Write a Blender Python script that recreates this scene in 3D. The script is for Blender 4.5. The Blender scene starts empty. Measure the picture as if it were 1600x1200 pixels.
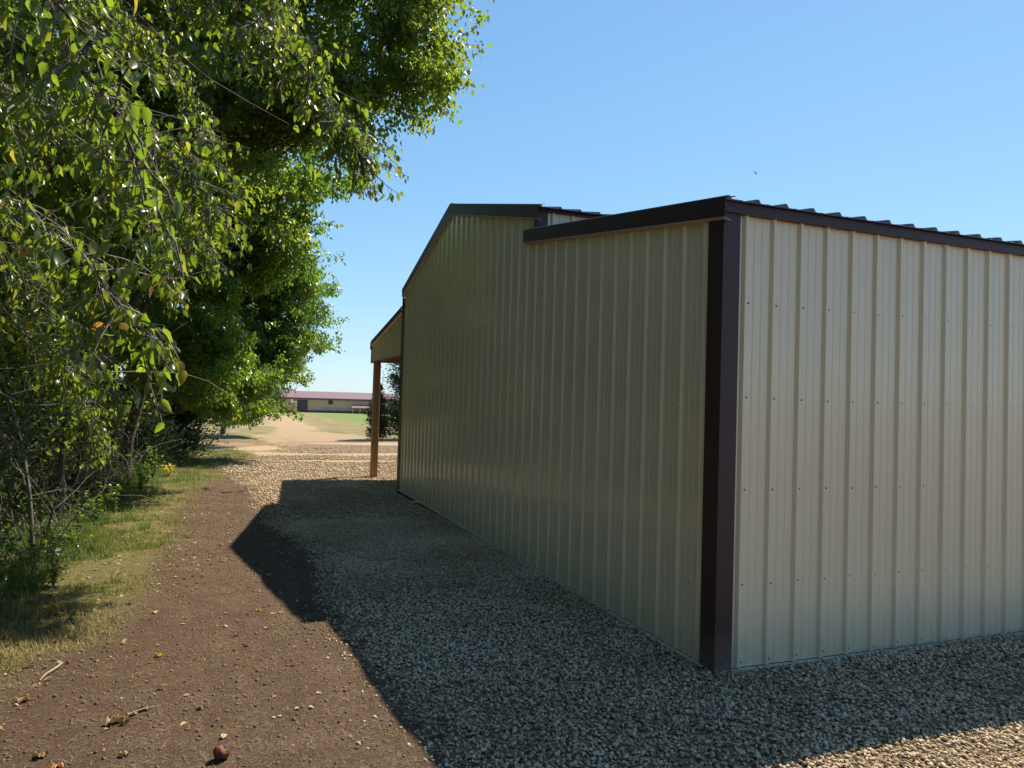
import bpy, math, random
import numpy as np
from mathutils import Matrix, Vector

# ------------------------------------------------------------------ camera, sky, sun, exposure
sc = bpy.context.scene
F_PX, YAW, PIT, ROL = 1131.86, 0.3663, 0.0243, 0.0284
CAM = np.array([-2.9418, -3.8946, 1.6977])
fw = np.array([math.sin(YAW)*math.cos(PIT), math.cos(YAW)*math.cos(PIT), math.sin(PIT)])
rt = np.array([math.cos(YAW), -math.sin(YAW), 0.0]); up = np.cross(rt, fw)
rt2 = rt*math.cos(ROL)+up*math.sin(ROL); up2 = -rt*math.sin(ROL)+up*math.cos(ROL)
cd = bpy.data.cameras.new('camera'); cam = bpy.data.objects.new('camera', cd); sc.collection.objects.link(cam)
cd.sensor_width = 36.0; cd.lens = F_PX/1600*36; cd.clip_start = 0.05; cd.clip_end = 6000
M = Matrix.Identity(4)
for i in range(3):
    M[i][0] = rt2[i]; M[i][1] = up2[i]; M[i][2] = -fw[i]; M[i][3] = CAM[i]
cam.matrix_world = M
sc.camera = cam
SUN = np.array([0.624, 0.343, 1.0]); SUN /= np.linalg.norm(SUN)
elev = math.asin(SUN[2]); rot = math.atan2(SUN[0], SUN[1])
world = bpy.data.worlds.new('World'); sc.world = world; world.use_nodes = True
nt = world.node_tree
sky = nt.nodes.new('ShaderNodeTexSky'); sky.sky_type = 'NISHITA'; sky.sun_disc = False
sky.sun_elevation = elev; sky.sun_rotation = rot; sky.altitude = 300
sky.air_density = 1.0; sky.dust_density = 0.15; sky.ozone_density = 3.0
mxs = nt.nodes.new('ShaderNodeMix'); mxs.data_type = 'RGBA'; mxs.blend_type = 'MULTIPLY'; mxs.inputs[0].default_value = 1
mxs.inputs[7].default_value = (0.58, 0.84, 1.12, 1)      # white balance of the photograph
nt.links.new(sky.outputs[0], mxs.inputs[6]); 
# soft shoulder, as the camera's exposure gives the bright horizon: c' = 1.45 c / (1 + c / 6.5)
v1 = nt.nodes.new('ShaderNodeVectorMath'); v1.operation = 'MULTIPLY_ADD'; v1.inputs[1].default_value = (1/6.5,)*3; v1.inputs[2].default_value = (1, 1, 1)
v2 = nt.nodes.new('ShaderNodeVectorMath'); v2.operation = 'DIVIDE'; v3 = nt.nodes.new('ShaderNodeVectorMath'); v3.operation = 'SCALE'; v3.inputs['Scale'].default_value = 1.45
nt.links.new(mxs.outputs[2], v1.inputs[0]); nt.links.new(mxs.outputs[2], v2.inputs[0]); nt.links.new(v1.outputs[0], v2.inputs[1])
nt.links.new(v2.outputs[0], v3.inputs[0]); nt.links.new(v3.outputs[0], nt.nodes['Background'].inputs[0])
nt.nodes['Background'].inputs[1].default_value = 0.12
sl = bpy.data.lights.new('sun', 'SUN'); so = bpy.data.objects.new('sun', sl); sc.collection.objects.link(so)
sl.energy = 5.0; sl.angle = math.radians(0.53); sl.color = (1.0, 0.89, 0.72)
so.rotation_euler = Vector(SUN).to_track_quat('Z', 'Y').to_euler()
sc.view_settings.view_transform = 'Standard'; sc.view_settings.look = 'None'
sc.view_settings.exposure = 0.74; sc.view_settings.gamma = 1.0
sc.cycles.max_bounces = 7; sc.cycles.diffuse_bounces = 3; sc.cycles.glossy_bounces = 3
sc.cycles.transmission_bounces = 4; sc.cycles.transparent_max_bounces = 4
sc.cycles.sample_clamp_indirect = 6.0; sc.cycles.use_denoising = True

R = np.random.default_rng(7); random.seed(7)
C = sc.collection

# ------------------------------------------------------------------ helpers
def tag(o, label=None, cat=None, group=None, kind=None):
    if label: o['label'] = label
    if cat: o['category'] = cat
    if group: o['group'] = group
    if kind: o['kind'] = kind
    return o

def empty(name, loc, label, cat, group=None):
    o = bpy.data.objects.new(name, None); C.objects.link(o); o.location = loc
    return tag(o, label, cat, group)

def mk(name, V, F, mat, parent=None, smooth=False, attrs=None):
    """V (n,3); F list of lists, or (m,k) array -> ONE mesh object (world coords kept under a parent)"""
    me = bpy.data.meshes.new(name); V = np.asarray(V, dtype=np.float32)
    if parent is not None:
        V = V - np.array(parent_world(parent), dtype=np.float32)
    if isinstance(F, np.ndarray):
        k = F.shape[1]; m = F.shape[0]
        me.vertices.add(len(V)); me.vertices.foreach_set('co', V.ravel())
        me.loops.add(m*k); me.loops.foreach_set('vertex_index', F.astype(np.int32).ravel())
        me.polygons.add(m); me.polygons.foreach_set('loop_start', np.arange(0, m*k, k, dtype=np.int32))
        me.update(calc_edges=True)
    else:
        me.from_pydata(V.tolist(), [], [list(f) for f in F]); me.update()
    if attrs:
        for nm, a in attrs.items():
            at = me.attributes.new(nm, 'FLOAT', 'POINT'); at.data.foreach_set('value', np.asarray(a, dtype=np.float32))
    if smooth: me.polygons.foreach_set('use_smooth', np.ones(len(me.polygons), dtype=bool))
    if mat: me.materials.append(mat)
    o = bpy.data.objects.new(name, me); C.objects.link(o)
    if parent is not None: o.parent = parent
    return o

def parent_world(p):
    x = Vector((0, 0, 0))
    while p is not None:
        x += p.location; p = p.parent
    return (x.x, x.y, x.z)

class MB:
    def __init__(s): s.v = []; s.f = []
    def add(s, v, f):
        b = len(s.v); s.v += [tuple(a) for a in v]; s.f += [[b+i for i in q] for q in f]
    def box(s, x0, x1, y0, y1, z0, z1):
        s.add([(x0,y0,z0),(x1,y0,z0),(x1,y1,z0),(x0,y1,z0),(x0,y0,z1),(x1,y0,z1),(x1,y1,z1),(x0,y1,z1)],
              [(0,3,2,1),(4,5,6,7),(0,1,5,4),(1,2,6,5),(2,3,7,6),(3,0,4,7)])
    def prism(s, poly, axis, a, b):
        """poly: 2-D outline; axis 0 -> outline is (y,z) extruded in x; axis 1 -> outline (x,z) extruded in y; 2 -> (x,y) in z"""
        n = len(poly); v = []
        for c in (a, b):
            for p, q in poly: v.append({0:(c,p,q), 1:(p,c,q), 2:(p,q,c)}[axis])
        s.add(v, [list(range(n))[::-1], list(range(n, 2*n))]+[[i, (i+1)%n, n+(i+1)%n, n+i] for i in range(n)])
    def build(s, name, mat, parent=None, smooth=False): return mk(name, s.v, s.f, mat, parent, smooth)

def tube(P, rad, sides=6):
    """tapered tube along points P; returns verts, quads (numpy)"""
    P = np.asarray(P, float); n = len(P); rad = np.broadcast_to(rad, (n,))
    T = np.gradient(P, axis=0); T /= np.linalg.norm(T, axis=1)[:, None]+1e-9
    ref = np.array([0.31, 0.17, 0.93]); A = np.cross(T, ref); A /= np.linalg.norm(A, axis=1)[:, None]+1e-9
    B = np.cross(T, A); th = np.linspace(0, 2*np.pi, sides, endpoint=False)
    V = P[:, None]+rad[:, None, None]*(np.cos(th)[None, :, None]*A[:, None]+np.sin(th)[None, :, None]*B[:, None])
    i = np.arange(n-1)[:, None]*sides; j = np.arange(sides)[None]; k = (j+1) % sides
    Fq = np.stack([i+j, i+k, i+sides+k, i+sides+j], -1).reshape(-1, 4)
    return V.reshape(-1, 3), Fq

class TB:
    """collects numpy tubes / quads"""
    def __init__(s): s.v = []; s.f = []; s.n = 0
    def add(s, v, f): s.v.append(v); s.f.append(f+s.n); s.n += len(v)
    def tube(s, P, r, sides=6): s.add(*tube(P, r, sides))
    def build(s, name, mat, parent=None, smooth=True):
        return mk(name, np.concatenate(s.v), np.concatenate(s.f), mat, parent, smooth)

def unit(v): return v/(np.linalg.norm(v, axis=-1, keepdims=True)+1e-9)

_lat = {}
def vnoise(x, y, scale, seed=0):
    if seed not in _lat: _lat[seed] = np.random.default_rng(1000+seed).random((256, 256))
    L = _lat[seed]; u = np.asarray(x)/scale; v = np.asarray(y)/scale
    i = np.floor(u).astype(int); j = np.floor(v).astype(int); a = u-i; b = v-j
    a = a*a*(3-2*a); b = b*b*(3-2*b); g = lambda p, q: L[p % 256, q % 256]
    return (g(i,j)*(1-a)+g(i+1,j)*a)*(1-b)+(g(i,j+1)*(1-a)+g(i+1,j+1)*a)*b-0.5

# ------------------------------------------------------------------ materials
def mat(name):
    m = bpy.data.materials.new(name); m.use_nodes = True
    return m, m.node_tree, m.node_tree.nodes['Principled BSDF']
def N(t, typ, **kw):
    n = t.nodes.new(typ)
    for k, v in kw.items():
        if k in n.inputs: n.inputs[k].default_value = v
        else: setattr(n, k, v)
    return n
def noise(t, scale, detail=4, rough=.6, vec=None):
    n = N(t, 'ShaderNodeTexNoise'); n.inputs['Scale'].default_value = scale
    n.inputs['Detail'].default_value = detail; n.inputs['Roughness'].default_value = rough
    if vec is not None: t.links.new(vec, n.inputs['Vector'])
    return n
def ramp(t, fac, stops):
    r = N(t, 'ShaderNodeValToRGB'); e = r.color_ramp.elements
    while len(e) > 1: e.remove(e[0])
    e[0].position = stops[0][0]; e[0].color = (*stops[0][1], 1)
    for p, c in stops[1:]:
        q = e.new(p); q.color = (*c, 1)
    t.links.new(fac, r.inputs[0]); return r
def mixc(t, fac, a, b):
    m = N(t, 'ShaderNodeMix', data_type='RGBA')
    for s, v in ((0, fac), (6, a), (7, b)):
        if hasattr(v, 'is_linked') or hasattr(v, 'links'): t.links.new(v, m.inputs[s])
        elif isinstance(v, (tuple, list)): m.inputs[s].default_value = (*v, 1)
        else: m.inputs[s].default_value = v
    return m.outputs[2]
def mth(t, op, a, b=None, clamp=False):
    m = N(t, 'ShaderNodeMath', operation=op, use_clamp=clamp)
    for i, v in enumerate((a, b)):
        if v is None: continue
        if hasattr(v, 'links'): t.links.new(v, m.inputs[i])
        else: m.inputs[i].default_value = v
    return m.outputs[0]
def bump(t, p, h, strength, dist):
    b = N(t, 'ShaderNodeBump'); b.inputs['Strength'].default_value = strength; b.inputs['Distance'].default_value = dist
    t.links.new(h, b.inputs['Height']); t.links.new(b.outputs[0], p.inputs['Normal']); return b
def pos(t):
    return N(t, 'ShaderNodeNewGeometry').outputs['Position']

def m_sheet(name, col, rough=.34, coat=.25, spec=.5):
    m, t, p = mat(name); P = pos(t)
    n = noise(t, 1.3, 3, .5, P); n2 = noise(t, 26, 4, .6, P)
    dark = tuple(c*.90 for c in col)
    c = mixc(t, mth(t, 'MULTIPLY', n.outputs[0], .8), dark, col)
    c = mixc(t, mth(t, 'MULTIPLY', mth(t, 'GREATER_THAN', n2.outputs[0], .69), .25), c, tuple(x*.7 for x in col))
    # dust thrown up on the lowest hand-width of the wall
    sx = N(t, 'ShaderNodeSeparateXYZ'); t.links.new(P, sx.inputs[0])
    d = mth(t, 'MULTIPLY', mth(t, 'SUBTRACT', .30, sx.outputs[2], True), 2.2, True)
    c = mixc(t, mth(t, 'MULTIPLY', d, n2.outputs[0]), c, (.30, .25, .18))
    t.links.new(c, p.inputs['Base Color'])
    p.inputs['Roughness'].default_value = rough; p.inputs['Specular IOR Level'].default_value = spec
    p.inputs['Coat Weight'].default_value = coat; p.inputs['Coat Roughness'].default_value = .13
    mp = N(t, 'ShaderNodeMapping'); mp.inputs['Scale'].default_value = (1, 1, .35); t.links.new(P, mp.inputs[0])
    w = noise(t, 1.6, 2, .4, mp.outputs[0]); bump(t, p, w.outputs[0], .6, .009)
    return m
M_SHEET = m_sheet('tan_painted_sheet', (.75, .65, .465), .26, .5)
M_TRIM = m_sheet('burgundy_trim', (.046, .020, .026), .48, .04, .4)
M_LIP = m_sheet('primer_back_of_trim', (.46, .36, .33), .4, .1)  # bottom lip, much paler and pinker than the trim face
M_ROOF = m_sheet('burgundy_roof', (.060, .028, .030), .33, .3)
M_FLASH = m_sheet('base_flashing', (.70, .64, .50), .4, .1)

def m_simple(name, col, rough=.7, var=.25, scale=8, bmp=0.0, metallic=0):
    m, t, p = mat(name); n = noise(t, scale, 5, .6, pos(t))
    c = ramp(t, n.outputs[0], [(.3, tuple(x*(1-var) for x in col)), (.7, tuple(min(1, x*(1+var)) for x in col))])
    t.links.new(c.outputs[0], p.inputs['Base Color']); p.inputs['Roughness'].default_value = rough
    p.inputs['Metallic'].default_value = metallic
    if bmp: bump(t, p, n.outputs[0], .8, bmp)
    return m
M_SCREW = m_simple('screw_head', (.14, .12, .10), .4, .1, 50, metallic=.6)

def m_wood(name, a, b, axis=2):
    m, t, p = mat(name); P = pos(t); mp = N(t, 'ShaderNodeMapping')
    s = [28, 28, 28]; s[axis] = 1.2; mp.inputs['Scale'].default_value = s; t.links.new(P, mp.inputs[0])
    n = noise(t, 1.0, 6, .65, mp.outputs[0]); k = noise(t, 3.0, 2, .5, P)
    c = ramp(t, n.outputs[0], [(.3, a), (.7, b)])
    c = mixc(t, mth(t, 'GREATER_THAN', k.outputs[0], .72), c.outputs[0], tuple(x*.4 for x in a))
    t.links.new(c, p.inputs['Base Color']); p.inputs['Roughness'].default_value = .75
    bump(t, p, n.outputs[0], .5, .003); return m
M_POST = m_wood('treated_post_wood', (.33, .19, .085), (.54, .34, .16))
M_BEAM = m_wood('porch_beam_wood', (.34, .17, .085), (.52, .29, .15), 0)

def m_bark(name, a, b):
    m, t, p = mat(name); P = pos(t); mp = N(t, 'ShaderNodeMapping'); mp.inputs['Scale'].default_value = (14, 14, 3); t.links.new(P, mp.inputs[0])
    n = noise(t, 1.5, 6, .7, mp.outputs[0])
    c = ramp(t, n.outputs[0], [(.35, a), (.65, b)]); t.links.new(c.outputs[0], p.inputs['Base Color'])
    p.inputs['Roughness'].default_value = .85; bump(t, p, n.outputs[0], 1.0, .015); return m
M_BARK = m_bark('tree_bark', (.035, .027, .02), (.12, .095, .075))
M_TWIG = m_bark('grey_twig_bark', (.07, .058, .046), (.26, .225, .185))

def m_leaf(name, stops, trans, rough=.33, tw=.42, gloss=.5):
    m, t, p = mat(name); at = N(t, 'ShaderNodeAttribute'); at.attribute_name = 'rnd'
    c = ramp(t, at.outputs['Fac'], stops); t.links.new(c.outputs[0], p.inputs['Base Color'])
    p.inputs['Roughness'].default_value = rough; p.inputs['Specular IOR Level'].default_value = gloss
    tr = N(t, 'ShaderNodeBsdfTranslucent')
    c2 = ramp(t, at.outputs['Fac'], trans); t.links.new(c2.outputs[0], tr.inputs[0])
    mx = N(t, 'ShaderNodeMixShader'); mx.inputs[0].default_value = tw
    t.links.new(p.outputs[0], mx.inputs[1]); t.links.new(tr.outputs[0], mx.inputs[2])
    t.links.new(mx.outputs[0], t.nodes['Material Output'].inputs[0]); return m
M_LEAF = m_leaf('glossy_green_leaf',
    [(0, (.040, .068, .014)), (.5, (.066, .105, .020)), (.97, (.085, .115, .022)), (.985, (.20, .17, .03)), (1, (.42, .20, .03))],
    [(0, (.24, .40, .03)), (.6, (.40, .54, .035)), (.97, (.58, .62, .04)), (.985, (.6, .5, .05)), (1, (.75, .35, .05))], .34, .46, .5)
M_LEAF2 = m_leaf('broad_green_leaf',
    [(0, (.034, .064, .014)), (.6, (.060, .102, .018)), (1, (.095, .14, .024))],
    [(0, (.20, .40, .03)), (.7, (.34, .54, .035)), (1, (.48, .62, .04))], .30, .42, .6)
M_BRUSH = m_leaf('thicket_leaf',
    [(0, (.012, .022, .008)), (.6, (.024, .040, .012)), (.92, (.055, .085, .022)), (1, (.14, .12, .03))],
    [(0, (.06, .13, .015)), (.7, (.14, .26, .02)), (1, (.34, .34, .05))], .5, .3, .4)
M_CEDAR = m_leaf('cedar_needles',
    [(0, (.018, .034, .022)), (.6, (.036, .060, .036)), (1, (.075, .105, .05))],
    [(0, (.03, .07, .02)), (1, (.07, .13, .03))], .6, .2, .25)
M_GRASS = m_leaf('grass_blade',
    [(0, (.07, .11, .022)), (.40, (.12, .15, .035)), (.62, (.26, .22, .085)), (1, (.42, .34, .17))],
    [(0, (.15, .30, .03)), (.45, (.26, .34, .05)), (.65, (.34, .28, .09)), (1, (.42, .33, .14))], .5, .35, .3)

def m_stone(name):
    m, t, p = mat(name); at = N(t, 'ShaderNodeAttribute'); at.attribute_name = 'rnd'
    c = ramp(t, at.outputs['Fac'], [(0, (.30, .215, .135)), (.2, (.43, .32, .20)), (.5, (.56, .43, .275)), (.8, (.68, .54, .36)), (1, (.74, .64, .50))])
    n = noise(t, 70, 4, .6, pos(t))
    c = mixc(t, mth(t, 'MULTIPLY', n.outputs[0], .5), c.outputs[0], (.26, .19, .12))
    t.links.new(c, p.inputs['Base Color']); p.inputs['Roughness'].default_value = .85
    bump(t, p, n.outputs[0], .5, .003); return m
M_STONE = m_stone('crushed_limestone')

# ------------------------------------------------------------------ terrain
def ground_z(x, y):
    return -0.0133*np.clip(np.asarray(y, float)-4, 0, 200)+0*np.asarray(x)
GBY = [-6, -3, -1.2, -.55, .14, 1, 2.1, 3.2, 4.7, 6.6, 9.4, 12, 15.8, 18, 21]
GBX = [-1.2, -1.5, -1.95, -2.06, -2.1, -2.17, -2.16, -2.12, -2.16, -2.43, -2.62, -2.76, -3.4, -3.7, -4.2]
GRY = [-6, -3, -1, 1, 1.6, 2.3, 3.8, 6.3, 9.5, 13.3, 16, 19, 23]
GRX = [-4.8, -4.6, -4.4, -4.12, -3.82, -3.70, -3.52, -3.38, -3.45, -3.05, -3.0, -2.3, -2.2]
def zones(x, y):
    """gravel, grass, road, lush : signed fields, > 0 inside (metres)"""
    wob = .10*vnoise(x, y, .6, 1)+.10*vnoise(x, y, .22, 2)+.2*vnoise(x, y, 2.1, 3)
    far = np.clip((y-15)/20, 0, 1)
    gv = (x-np.interp(y, GBY, GBX))+wob
    gv = np.where(y > 17, np.minimum(gv, (26.5-y)*.12+1.6*vnoise(x, y, 2.6, 19)+.8*vnoise(x, y, .8, 20)), gv)
    trk = np.clip(1-np.abs(y-(17.6+.04*x+.5*vnoise(x, y, 3, 9)))/.55, 0, 1)+np.clip(1-np.abs(y-(20.6-.05*x+.6*vnoise(x, y, 4, 10)))/.9, 0, 1)
    gv = gv-trk*(1.4+1.5*vnoise(x, y, .8, 15))*(y > 15)
    wob2 = wob+.35*vnoise(x, y, 1.3, 16)+.2*vnoise(x, y, .45, 17)
    gr = (np.interp(y, GRY, GRX)-x)+wob2*(1+2*far)
    rl = np.interp(y, [29, 41, 66, 118, 168], [-1.6, -1.2, -.3, 1.0, -1]); rr = np.interp(y, [29, 31, 42.5, 69, 124, 168], [6, 3.8, 2.6, 3.6, 4.6, 5])
    road = np.minimum(x-rl, rr-x)+2.0*vnoise(x, y, 7, 5)+2.0*vnoise(x, y, 1.9, 6)-.4
    edge = 28.8+4.0*vnoise(x, y, 5, 7)+1.5*vnoise(x, y, 1.4, 21)
    grf = np.where(y > edge, -road, np.where(y > 22.7+.5*vnoise(x, y, 2, 8), -1.0, gr))
    grf = np.where((x > 5.4) & (y < 28) , -1, grf)
    lush = np.where(y > 50, (x-8-(y-60)*.02)*.4, -1)
    return gv, grf, road, lush
def relief(x, y):
    r = .024*vnoise(x, y, .9, 11)+.018*vnoise(x, y, .30, 12)+.013*vnoise(x, y, .10, 13)+.05*vnoise(x, y, 6, 14)
    gv, gr, _, _ = zones(x, y)
    r = r-.012*np.clip(-gv*4, 0, 1)                       # dirt lies lower than the gravel
    tr = np.exp(-((x+3.05+.1*np.sin(y*.4))/.22)**2)*.012*(y < 14)   # worn wheel tracks
    r = r-tr+.03*np.clip(gr, 0, 1.0)
    # no relief beside the barn so the wall base stays even
    near = np.clip((-x)/.5, 0, 1); inside = (x > -.5) & (y > -.4)
    return np.where(inside, r*near*.5, r)*np.where(y > 24, 1.6, 1)
def axis(segs):
    out = [segs[0][0]]
    for a, b, st in segs:
        n = max(1, int(round((b-a)/st))); out += list(np.linspace(a, b, n+1)[1:])
    return np.array(out)
gx = axis([(-1600, -400, 300), (-400, -60, 34), (-60, -14, 2), (-14, -6, .25), (-6, 3.6, .04), (3.6, 14, .26), (14, 60, 2), (60, 400, 34), (400, 1600, 300)])
gy = axis([(-800, -80, 120), (-80, -14, 6), (-14, -2.6, .38), (-2.6, 8, .04), (8, 20, .08), (20, 45, .25), (45, 180, 1.5), (180, 600, 30), (600, 3600, 500)])
GX, GY = np.meshgrid(gx, gy); X = GX.ravel(); Y = GY.ravel()
Z = ground_z(X, Y)+relief(X, Y)-.004
gv, gr, road, lush = zones(X, Y)
nx = len(gx); i = np.arange(len(gy)-1)[:, None]*nx; j = np.arange(nx-1)[None]
FQ = np.stack([i+j, i+j+1, i+nx+j+1, i+nx+j], -1).reshape(-1, 4)

def m_ground():
    m, t, p = mat('ground_soil'); P = pos(t)
    A = lambda n: (lambda a: (setattr(a, 'attribute_name', n), a.outputs['Fac'])[1])(N(t, 'ShaderNodeAttribute'))
    fine = noise(t, 55, 6, .7, P); med = noise(t, 4.5, 8, .72, P); big = noise(t, .9, 4, .6, P); spk = noise(t, 190, 3, .6, P)
    dirt = ramp(t, med.outputs[0], [(.30, (.13, .078, .050)), (.42, (.27, .17, .112)), (.55, (.40, .27, .18)), (.70, (.52, .37, .26))]).outputs[0]
    dirt = mixc(t, mth(t, 'MULTIPLY', mth(t, 'SUBTRACT', fine.outputs[0], .38, True), 1.6, True), tuple(x for x in (.07, .045, .03)), dirt)
    dirt = mixc(t, mth(t, 'MULTIPLY', mth(t, 'GREATER_THAN', spk.outputs[0], .60), .7), dirt, (.44, .34, .23))
    vo = N(t, 'ShaderNodeTexVoronoi'); vo.inputs['Scale'].default_value = 34; t.links.new(P, vo.inputs['Vector'])
    sc3 = N(t, 'ShaderNodeSeparateColor'); t.links.new(vo.outputs['Color'], sc3.inputs[0])
    stone = ramp(t, sc3.outputs[0], [(0, (.24, .165, .10)), (.4, (.46, .33, .20)), (1, (.66, .51, .33))]).outputs[0]
    stone = mixc(t, mth(t, 'MULTIPLY', mth(t, 'SUBTRACT', vo.outputs['Distance'], .42, True), 3.0, True), stone, (.10, .065, .042))
    stone = mixc(t, mth(t, 'MULTIPLY', mth(t, 'SUBTRACT', big.outputs[0], .35, True), 1.4, True), stone, mixc(t, .6, stone, dirt))
    grs = ramp(t, fine.outputs[0], [(.3, (.11, .10, .036)), (.5, (.20, .17, .07)), (.7, (.32, .26, .125))]).outputs[0]
    grs = mixc(t, mth(t, 'MULTIPLY', mth(t, 'SUBTRACT', med.outputs[0], .42, True), 2.2, True), grs, (.13, .15, .045))
    # far meadow: softer, greener
    sx = N(t, 'ShaderNodeSeparateXYZ'); t.links.new(P, sx.inputs[0])
    farf = mth(t, 'MULTIPLY', mth(t, 'SUBTRACT', sx.outputs[1], 24), .15, True)
    mead = ramp(t, big.outputs[0], [(.3, (.16, .155, .06)), (.5, (.23, .20, .095)), (.68, (.36, .27, .15))]).outputs[0]
    grs = mixc(t, farf, grs, mead)
    lushf = mth(t, 'ADD', mth(t, 'MULTIPLY', A('lush'), 1.0), mth(t, 'MULTIPLY', mth(t, 'SUBTRACT', big.outputs[0], .5), 1.5), True)
    grs = mixc(t, lushf, grs, (.16, .22, .06))
    roadc = ramp(t, med.outputs[0], [(.3, (.30, .21, .125)), (.7, (.46, .34, .21))]).outputs[0]
    lm = N(t, 'ShaderNodeMapping'); lm.inputs['Scale'].default_value = (5.5, .35, 1); t.links.new(P, lm.inputs[0]); ln = noise(t, 1.0, 5, .7, lm.outputs[0])
    dirt = mixc(t, mth(t, 'MULTIPLY', mth(t, 'SUBTRACT', ln.outputs[0], .50, True), 3.2, True), dirt, (.12, .074, .050))
    sd = N(t, 'ShaderNodeSeparateXYZ'); t.links.new(P, sd.inputs[0])
    damp = mth(t, 'ADD', mth(t, 'MULTIPLY', mth(t, 'SUBTRACT', -3.05, sd.outputs[0]), 1.3), mth(t, 'MULTIPLY', mth(t, 'SUBTRACT', big.outputs[0], .5), 5.5), True)
    dirt = mixc(t, mth(t, 'MULTIPLY', damp, .72), dirt, mixc(t, .35, (.105, .066, .045), dirt))   # darker, damper soil towards the verge
    dirt = mixc(t, mth(t, 'MULTIPLY', mth(t, 'GREATER_THAN', noise(t, 24, 6, .8, P).outputs[0], .60), .6), dirt, (.075, .045, .032))
    stripe = N(t, 'ShaderNodeMapping'); stripe.inputs['Scale'].default_value = (.12, 1.1, 1); t.links.new(P, stripe.inputs[0])
    sn = noise(t, .8, 4, .6, stripe.outputs[0])
    yard = ramp(t, sn.outputs[0], [(.36, (.25, .16, .10)), (.47, (.46, .33, .20)), (.62, (.60, .45, .28))]).outputs[0]
    yard = mixc(t, mth(t, 'MULTIPLY', fine.outputs[0], .7), yard, stone)
    base = mixc(t, mth(t, 'MULTIPLY', mth(t, 'SUBTRACT', sx.outputs[1], 15), .35, True), dirt, yard)
    base = mixc(t, mth(t, 'MULTIPLY', mth(t, 'SUBTRACT', sx.outputs[1], 29), .5, True), base, roadc)
    jit = mth(t, 'MULTIPLY', mth(t, 'SUBTRACT', fine.outputs[0], .5), .7)
    jm = mth(t, 'MULTIPLY', mth(t, 'SUBTRACT', med.outputs[0], .5), .5)
    gfac = mth(t, 'MULTIPLY', mth(t, 'ADD', mth(t, 'ADD', A('gravel'), jit), .02), 9, True)
    rfac = mth(t, 'MULTIPLY', mth(t, 'ADD', mth(t, 'ADD', A('grass'), jit), jm), 3, True)
    c = mixc(t, gfac, base, stone); c = mixc(t, rfac, c, grs)
    t.links.new(c, p.inputs['Base Color']); p.inputs['Roughness'].default_value = .95; p.inputs['Specular IOR Level'].default_value = .15
    h = mth(t, 'ADD', mth(t, 'MULTIPLY', fine.outputs[0], .8), mth(t, 'MULTIPLY', spk.outputs[0], .35))
    h = mth(t, 'ADD', h, mth(t, 'MULTIPLY', mth(t, 'MULTIPLY', mth(t, 'SUBTRACT', .5, vo.outputs['Distance']), gfac), 1.2))
    bump(t, p, h, 1.0, .035); return m
g = mk('ground', np.stack([X, Y, Z], 1), FQ, m_ground(), smooth=True, attrs={'gravel': gv, 'grass': gr, 'lush': lush})
tag(g, kind='structure')
def gz(x, y): return ground_z(x, y)+relief(x, y)-.004

# ------------------------------------------------------------------ the metal barn
barn = empty('metal_barn', (0, 0, 0), 'new tan ribbed metal barn with burgundy trim, stepped roof and open porch', 'barn')
LEN = 13.9
SP = .2286
def profile(a, b, first, sp, h=.0235):
    """ribbed-sheet profile from a to b: list of (coordinate, height)"""
    pts = [(a, 0.0)]; k = math.floor((a-first)/sp)-1
    while True:
        c = first+k*sp; k += 1
        if c-.03 > b: break
        for d, hh in ((-.026, 0), (-.0095, h), (.0095, h), (.026, 0),
                      (.030+(sp-.06)*.30-.010, 0), (.030+(sp-.06)*.30-.004, .0032), (.030+(sp-.06)*.30+.004, .0032), (.030+(sp-.06)*.30+.010, 0),
                      (.030+(sp-.06)*.68-.010, 0), (.030+(sp-.06)*.68-.004, .0032), (.030+(sp-.06)*.68+.004, .0032), (.030+(sp-.06)*.68+.010, 0)):
            u = c+d
            if a+.001 < u < b-.001: pts.append((u, hh))
    pts.append((b, 0.0)); return pts
def with_breaks(pts, br):
    us = [p[0] for p in pts]; hs = [p[1] for p in pts]
    for b in br:
        for e in (-.0008, .0008):
            if us[0] < b+e < us[-1]: pts.append((b+e, float(np.interp(b+e, us, hs))))
    return sorted(pts)
def sheet_y(name, x0, a, b, lo, hi, first, sp, out=-1, mat_=M_SHEET, br=(), thick=.002):
    """wall in plane x=x0 running in y, top hi(y), bottom lo(y)"""
    V = []; pr = with_breaks(profile(a, b, first, sp, .0185), br)
    for u, h in pr: V += [(x0+out*h, u, lo(u)), (x0+out*h, u, hi(u))]
    Fc = [(2*i, 2*i+2, 2*i+3, 2*i+1) if out < 0 else (2*i, 2*i+1, 2*i+3, 2*i+2) for i in range(len(pr)-1)]
    o = mk(name, V, Fc, mat_, barn); return o
def sheet_x(name, y0, a, b, lo, hi, first, sp, out=-1, mat_=M_SHEET):
    V = []; pr = profile(a, b, first, sp)
    for u, h in pr: V += [(u, y0+out*h, lo), (u, y0+out*h, hi)]
    Fc = [(2*i, 2*i+1, 2*i+3, 2*i+2) for i in range(len(pr)-1)]
    return mk(name, V, Fc, mat_, barn)
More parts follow.
